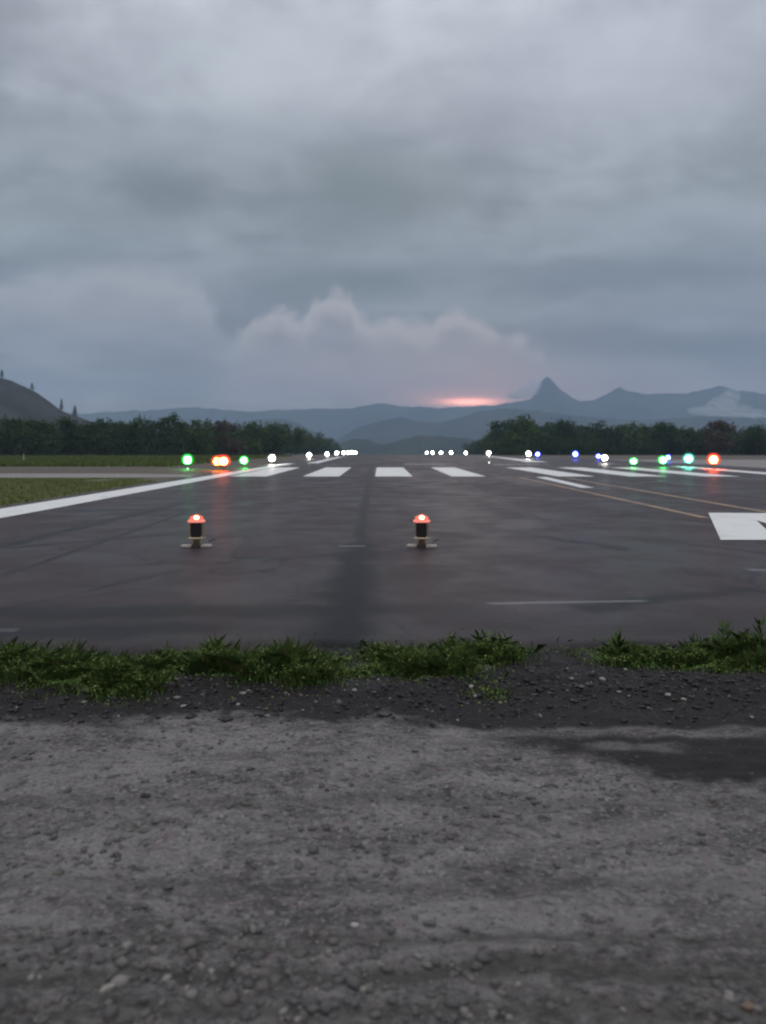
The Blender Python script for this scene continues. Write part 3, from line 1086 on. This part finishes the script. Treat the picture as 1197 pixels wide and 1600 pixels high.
o = link('mountains', range_mesh(far_pts, 4000, 800, 31, rough=2.2, step=1.6, spur=.75), m_far, smooth=True)
tag(o, 'far blue mountain range with a pointed peak', kind='structure')
o = link('hills', range_mesh(mid_pts, 2500, 620, 47, rough=1.8, step=2, spur=.6), m_far, smooth=True)
tag(o, 'hazy blue middle hills beyond the end of the runway', kind='structure')
o = link('hills', range_mesh(near_pts, 1300, 320, 59, rough=2.0, step=1.2, spur=.4), m_mid, smooth=True)
tag(o, 'dark wooded low hills at the end of the runway', kind='structure')
o = link('hill', range_mesh(left_pts, 700, 220, 71, zb=-14, rough=.7, step=4, spur=.2), m_bare, smooth=True)
tag(o, 'bare grey-brown hillside at the left', kind='structure')


# conifers on the hill's skyline
def conifer(px_, base_y, top, wpx, label):
    D = 698
    x = (px_ - VX) * D / F
    z0 = (HY - base_y) * D / F + CH
    H = (base_y - top) * D / F
    root = empty('conifer', (x, D, z0 - .6), 0, label, 'tree', 'conifers on the bare hill')
    link('trunk', lathe([(.35, 0), (.12, H * .9), (.03, H)], 8), m_bark, root)
    r = np.random.default_rng(int(px_) + 5)
    n = 900
    f = r.uniform(0.08, 1, n)
    a = r.uniform(0, 2 * math.pi, n)
    tier = .7 + .3 * np.abs(np.sin(f * 19))
    q = (1 - f) ** .8 * wpx * D / F * .5 * tier * r.uniform(.3, 1.1, n) + .15
    c = np.stack([q * np.cos(a), q * np.sin(a), f * H + .4], 1)
    out = np.stack([np.cos(a), np.sin(a), -.35 * np.ones(n)], 1)
    side = np.stack([-np.sin(a), np.cos(a), np.zeros(n)], 1)
    s = (.045 * H * r.uniform(.6, 1.3, n))[:, None]
    V = np.stack([c - out * s, c - side * s * .7, c + out * s, c + side * s * .7], 1).reshape(-1, 3)
    link('crown', np_mesh('crown', V, np.arange(n * 4).reshape(-1, 4)), m_conifer, root)


conifer(3, 590, 577, 9, 'narrow conifer at the left border of the photo, highest on the bare hill')
conifer(50, 609, 598, 11, 'squat conifer half way down the skyline of the bare hill')
conifer(96, 641, 623, 8, 'thin conifer near the foot of the bare hill, the left one of two')
conifer(117, 652, 633, 12, 'wider conifer at the foot of the bare hill, the right one of two')


# ------------------------------------------------------------------ grass
def blades(name, pts, hts, mat, label, wid=.006, lean=.5, seed=3):
    r = np.random.default_rng(seed)
    n = len(pts)
    a = r.uniform(0, 2 * math.pi, n)
    d = np.stack([np.cos(a), np.sin(a), np.zeros(n)], 1)
    sd = np.stack([-np.sin(a + r.normal(0, .6, n)), np.cos(a), np.zeros(n)], 1)
    h = hts[:, None]
    wv = (wid * r.uniform(.6, 1.5, n))[:, None]
    ln = (lean * r.uniform(.1, 1.2, n))[:, None]
    up = np.array([[0, 0, 1.0]])
    b0 = pts
    m0 = pts + up * h * .55 + d * h * ln * .25
    t0 = pts + up * h * (1 - .25 * ln) + d * h * ln * .9
    V = np.stack([b0 - sd * wv, b0 + sd * wv, m0 + sd * wv * .8, t0, m0 - sd * wv * .8], 1).reshape(-1, 3)
    Fc = np.arange(n * 5).reshape(-1, 5)
    o = link(name, np_mesh(name, V, Fc), mat)
    tag(o, label, 'grass', kind='stuff')
    return o


# lush ragged strip along the pavement edge: (photo x of clump, spread px, photo y of foot, blade height m, count)
P_, H_ = [], []
clumps = [(10, 60, 1052, .12, 1700), (70, 60, 1074, .12, 2000), (130, 60, 1084, .12, 2200), (190, 36, 1094, .11, 1700), (230, 30, 1068, .12, 1300), (262, 26, 1048, .07, 500),
          (335, 30, 1058, .17, 2000), (385, 50, 1066, .14, 2200), (440, 40, 1064, .17, 2400), (484, 26, 1072, .15, 1500), (525, 30, 1050, .06, 700), (565, 30, 1060, .05, 700),
          (600, 36, 1035, .06, 500), (640, 36, 1045, .12, 1500), (690, 45, 1062, .13, 1900), (735, 36, 1042, .13, 1400), (780, 30, 1034, .11, 900), (835, 30, 1028, .03, 100),
          (940, 36, 1026, .05, 400), (985, 36, 1040, .07, 900), (1030, 36, 1040, .08, 1000), (1075, 40, 1047, .09, 1300), (1120, 36, 1052, .10, 1400), (1160, 30, 1040, .12, 1200),
          (1198, 28, 1045, .17, 1400), (1240, 40, 1045, .16, 1200), (-40, 40, 1060, .12, 1200), (630, 80, 1075, .03, 160), (770, 30, 1100, .03, 200), (420, 120, 1095, .02, 120)]
for (x, sx, y, h, n) in clumps:
    n = int(n * 4.2)
    sx = sx * 1.4
    h = min(h * 1.15, .17)
    D = F * CH / (y - HY)
    xx = ((x + rng.normal(0, sx * .5, n)) - VX) * D / F
    yy = D + .07 + rng.normal(0, .10, n) + np.abs(rng.normal(0, .12, n))
    tuft = fbm(xx * 6, yy * 7, 33, 3)
    h = h * np.clip((tuft - .30) * 2.8, .06, 1.25)
    zz = near_relief(xx, yy) - .006
    P_.append(np.stack([xx, yy, zz], 1))
    H_.append(h * (.22 + .95 * rng.uniform(0, 1, n) ** 1.5))
blades('grass', np.concatenate(P_), np.concatenate(H_), m_grass_near, 'ragged lush green grass along the near edge of the runway', .0013, 1.05, 5)

# small rounded leaves of creeping weeds that fill the tufts
LV = []
for (x, sx, y, h, n) in clumps:
    n = int(n * .8)
    D = F * CH / (y - HY)
    xx = ((x + rng.normal(0, sx * .75, n)) - VX) * D / F
    yy = D + .10 + rng.normal(0, .12, n) + np.abs(rng.normal(0, .10, n))
    tuft = fbm(xx * 6, yy * 7, 33, 3)
    zz = near_relief(xx, yy) + min(h, .15) * np.clip((tuft - .30) * 2.6, .04, 1.1) * rng.uniform(0, 1, n) ** .8
    LV.append(np.stack([xx, yy, zz], 1))
LV = np.concatenate(LV)
n = len(LV)
nv = rng.normal(size=(n, 3)) + np.array([0, -.3, .9])
nv /= np.linalg.norm(nv, axis=1)[:, None]
t1 = np.cross(nv, rng.normal(size=(n, 3)))
t1 /= np.linalg.norm(t1, axis=1)[:, None]
t2 = np.cross(nv, t1)
sz = (.0055 * rng.uniform(.5, 1.5, n))[:, None]
VV = np.stack([LV - t1 * sz * 1.3, LV - t1 * sz * .4 - t2 * sz * .8, LV + t1 * sz * .7 - t2 * sz * .6, LV + t1 * sz * 1.4, LV + t1 * sz * .7 + t2 * sz * .6, LV - t1 * sz * .4 + t2 * sz * .8], 1).reshape(-1, 3)
o = link('ground_cover', np_mesh('ground_cover', VV, np.arange(n * 6).reshape(-1, 6)), m_grass_near)
tag(o, 'creeping small-leaved weeds among the grass along the runway edge', 'ground cover', kind='stuff')

# the short mown verge left of the runway
n = 60000
yy = rng.uniform(15.5, 35.2, n) + 0
xx = -9.45 - np.abs(rng.normal(0, 1, n)) * 9
pt = np.stack([xx, yy, np.full(n, -.005)], 1)
keep = fbm(xx * .5, yy * .3, 8, 3) > .34
pt = pt[keep]
blades('grass', pt, .07 * rng.uniform(.4, 1.5, len(pt)), m_grass_verge, 'short patchy mown grass between the side stripe and the pale crossing strip', .014, .8, 6)
n = 60000
yy = 56 + 95 * rng.uniform(0, 1, n) ** 1.5
xx = -(14 + .02 * yy) - np.abs(rng.normal(0, 1, n)) * 38
zz = np.interp(yy, YS, PZ)
blades('grass', np.stack([xx, yy, zz], 1), .24 * rng.uniform(.4, 1.4, n), m_grass_field, 'taller green grass field before the left trees', .05, .7, 9)


# upright weeds at the right of the strip
def weed(px_, y, h, label, seed):
    D = F * CH / (y - HY)
    r = random.Random(seed)
    root = empty('weed', ((px_ - VX) * D / F, D, float(near_relief(np.array([(px_ - VX) * D / F]), np.array([D]))[0])), 0, label, 'weed')
    link('stem', lathe([(.004, -.01), (.003, h * .7), (.001, h)], 6), m_grass_near, root)
    VV = []
    for i in range(46):
        f = r.uniform(.05, 1)
        a = r.uniform(0, 6.28)
        L = .10 * (1.15 - f * .6) * r.uniform(.6, 1.2)
        p = np.array([0, 0, f * h])
        d = np.array([math.cos(a), math.sin(a), r.uniform(.2, 1.3)])
        s = np.array([-math.sin(a), math.cos(a), 0]) * L * .13
        VV += [p - s * .3, p + d * L * .5 + s, p + d * L, p + d * L * .5 - s]
    link('leaves', np_mesh('leaves', VV, np.arange(len(VV)).reshape(-1, 4)), m_leaf[1], root)


weed(1130, 1030, .26, 'tall leafy weed sticking up from the grass strip, near the right border', 3)
weed(1188, 1035, .27, 'leafy weed at the very right border of the photo', 4)
weed(965, 1028, .17, 'low leafy weed in the grass strip, right of the bare gap', 5)


# ------------------------------------------------------------------ loose stones
def icos(sub):
    bm = bmesh.new()
    bmesh.ops.create_icosphere(bm, subdivisions=sub, radius=1)
    V = np.array([q.co[:] for q in bm.verts])
    Fc = np.array([[q.index for q in f.verts] for f in bm.faces])
    bm.free()
    return V, Fc


V0, F0 = icos(1)
m_stone, t, b = new_mat('gravel_stone')
rnd = t.n.new('ShaderNodeNewGeometry').outputs['Random Per Island']
oc = t.n.new('ShaderNodeTexCoord').outputs['Object']
c = t.ramp(rnd, [(0, (.095, .09, .092, 1)), (.15, (.125, .118, .122, 1)), (.5, (.130, .122, .124, 1)), (.72, (.150, .130, .118, 1)), (.86, (.19, .175, .165, 1)), (1, (.36, .33, .31, 1))])
c = t.mix(t.math('MULTIPLY', t.noise(oc, 90, 4, .6), .6), c, (.05, .047, .048, 1))
t.put(b.inputs['Base Color'], c)
b.inputs['Roughness'].default_value = .8
m_stone_dark, t, b = new_mat('asphalt_crumb')
rnd = t.n.new('ShaderNodeNewGeometry').outputs['Random Per Island']
t.put(b.inputs['Base Color'], t.ramp(rnd, [(0, (.009, .008, .009, 1)), (.6, (.018, .015, .017, 1)), (.90, (.038, .033, .035, 1)), (.96, (.14, .13, .125, 1)), (1, (.34, .31, .28, 1))]))
b.inputs['Roughness'].default_value = .62


def stones(name, xx, yy, size, mat, label, seed):
    r = np.random.default_rng(seed)
    n = len(xx)
    k = len(V0)
    jit = 1 + .28 * r.normal(size=(n, k, 1))
    ax = np.stack([r.uniform(.8, 1.5, n), r.uniform(.7, 1.2, n), r.uniform(.35, .8, n)], 1)[:, None, :]
    V = V0[None] * jit * ax * size[:, None, None]
    a = r.uniform(0, 6.28, n)
    ca, sa = np.cos(a)[:, None], np.sin(a)[:, None]
    X_ = V[:, :, 0] * ca - V[:, :, 1] * sa
    Y_ = V[:, :, 0] * sa + V[:, :, 1] * ca
    zz = near_relief(xx, yy)
    V = np.stack([X_ + xx[:, None], Y_ + yy[:, None], V[:, :, 2] + (zz + size * .12)[:, None]], -1).reshape(-1, 3)
    Fc = (F0[None] + (np.arange(n) * k)[:, None, None]).reshape(-1, 3)
    o = link(name, np_mesh(name, V, Fc), mat)
    tag(o, label, 'gravel', kind='stuff')


n = 12000
yy = 1.5 + 2.7 * rng.uniform(0, 1, n) ** 1.15
xx = rng.uniform(-1, 1, n) * (yy * .56 + .3)
dens = fbm(xx * 1.6, yy * 3.5, 77, 3) + .12 * (yy < 2.15)
kp = (dens > rng.uniform(.30, .70, n)) & (yy < 4.05 - .80 * np.clip((xx + .1) / 1.8, 0, 1))
xx, yy = xx[kp], yy[kp]
stones('gravel', xx, yy, .0028 + .015 * rng.uniform(0, 1, len(xx)) ** 5 + (.012 * (yy < 2.35)) * rng.uniform(0, 1, len(xx)) ** 2.5, m_stone, 'loose grey stones on the gravel ground', 41)
n = 5200
yy = rng.normal(4.72, .33, n)
xx = rng.uniform(-1, 1, n) * (yy * .56 + .4)
kp = (yy > 4.1) & (yy < 5.6)
xx, yy = xx[kp], yy[kp]
stones('gravel', xx, yy, .004 + .016 * rng.uniform(0, 1, len(xx)) ** 3.2, m_stone_dark, 'dark crumbs of broken asphalt along the pavement edge', 42)


def rock(px_, y, size, c, label, seed):
    D = F * CH / (y - HY)
    x = (px_ - VX) * D / F
    bm = bmesh.new()
    bmesh.ops.create_icosphere(bm, subdivisions=3, radius=1)
    r = np.random.default_rng(seed)
    for q in bm.verts:
        p = np.array(q.co)
        nn = float(fbm(np.array([p[0] * 1.7 + 9 + seed]), np.array([p[1] * 1.7 + p[2] * 1.3 + 4]), seed, 3)[0])
        q.co *= .7 + .6 * nn
        q.co.x *= 1.35 * size
        q.co.y *= .9 * size
        q.co.z *= .55 * size
    me = bpy.data.meshes.new('stone')
    bm.to_mesh(me)
    bm.free()
    o = link('stone', me, simple('stone_' + str(seed), c, .8, 0, .35, 60), None, True)
    o.location = (x, D, float(near_relief(np.array([x]), np.array([D]))[0]) + size * .15)
    o.rotation_euler = (0, 0, r.uniform(-.5, .5))
    tag(o, label, 'stone')


rock(90, 1366, .014, (.10, .09, .075), 'small round dark stone alone at the left of the grey gravel', 5)
rock(554, 1449, .011, (.40, .37, .38), 'palest whitish stone lying in the middle of the gravel', 6)
rock(1170, 1572, .015, (.17, .12, .09), 'rust-brown stone in the bottom right corner of the gravel', 7)
rock(228, 1243, .018, (.028, .026, .027), 'flat blackish stone above the small round one, left part of the gravel', 8)
rock(168, 1543, .017, (.30, .27, .24), 'flat beige pebble near the bottom left of the gravel', 9)

# ------------------------------------------------------------------ humid evening air
bm = bmesh.new()
bmesh.ops.create_cube(bm, size=1)
for q in bm.verts:
    q.co = (q.co.x * 8100, (q.co.y + .5) * 5350 - 60, (q.co.z + .5) * (430 + 26) - 26)
me = bpy.data.meshes.new('haze')
bm.to_mesh(me)
bm.free()
m_haze = bpy.data.materials.new('haze')
m_haze.use_nodes = True
t = NT(m_haze.node_tree)
t.n.remove(t.n['Principled BSDF'])
pv = t.n.new('ShaderNodeVolumePrincipled')
pv.inputs['Color'].default_value = (.56, .74, 1.0, 1)
pv.inputs['Density'].default_value = .00027
pv.inputs['Anisotropy'].default_value = 0.0
t.l.new(pv.outputs[0], t.n['Material Output'].inputs['Volume'])
hz = link('haze', me, m_haze)
tag(hz, 'thin bluish evening haze over the airfield', kind='stuff')


# ------------------------------------------------------------------ low cloud wisps lying against the mountains
def wisp(lobes, D, dens, label, seed):
    VV, FF, off = [], [], 0
    Vi, Fi = icos(4)
    for k, (px_, py_, rx, ry_) in enumerate(lobes):
        q = Vi * 1.9 + seed + k * 7.3
        nn = fbm(q[:, 0] + q[:, 2] * .6, q[:, 1] + q[:, 2] * .7, seed + k, 4)
        p = Vi * (.45 + 1.1 * nn)[:, None]
        sc = D / F
        V = p * np.array([rx * sc, rx * sc, ry_ * sc]) + np.array([(px_ - VX) * sc, D + k * 9, (HY - py_) * sc + CH])
        VV.append(V)
        FF.append(Fi + off)
        off += len(V)
    o = link('cloud', np_mesh('cloud', np.concatenate(VV), np.concatenate(FF)), None)
    m = bpy.data.materials.new('cloud_vapour')
    m.use_nodes = True
    t = NT(m.node_tree)
    t.n.remove(t.n['Principled BSDF'])
    pv = t.n.new('ShaderNodeVolumePrincipled')
    pv.inputs['Color'].default_value = (.97, .97, 1.0, 1)
    pv.inputs['Density'].default_value = dens
    t.l.new(pv.outputs[0], t.n['Material Output'].inputs['Volume'])
    o.data.materials.append(m)
    tag(o, label, 'cloud', kind='stuff')


wisp([(1140, 622, 16, 13), (1130, 634, 24, 12), (1152, 641, 26, 10), (1108, 641, 24, 8), (1172, 646, 26, 8), (1192, 650, 22, 6), (1150, 648, 40, 6)], 3000, .011, 'pale wisp of cloud lying against the right mountain', 5)
wisp([(824, 611, 15, 10), (835, 603, 11, 10), (809, 617, 17, 7), (841, 597, 7, 7)], 3500, .020, 'soft cloud lapping the left flank of the pointed peak', 9)
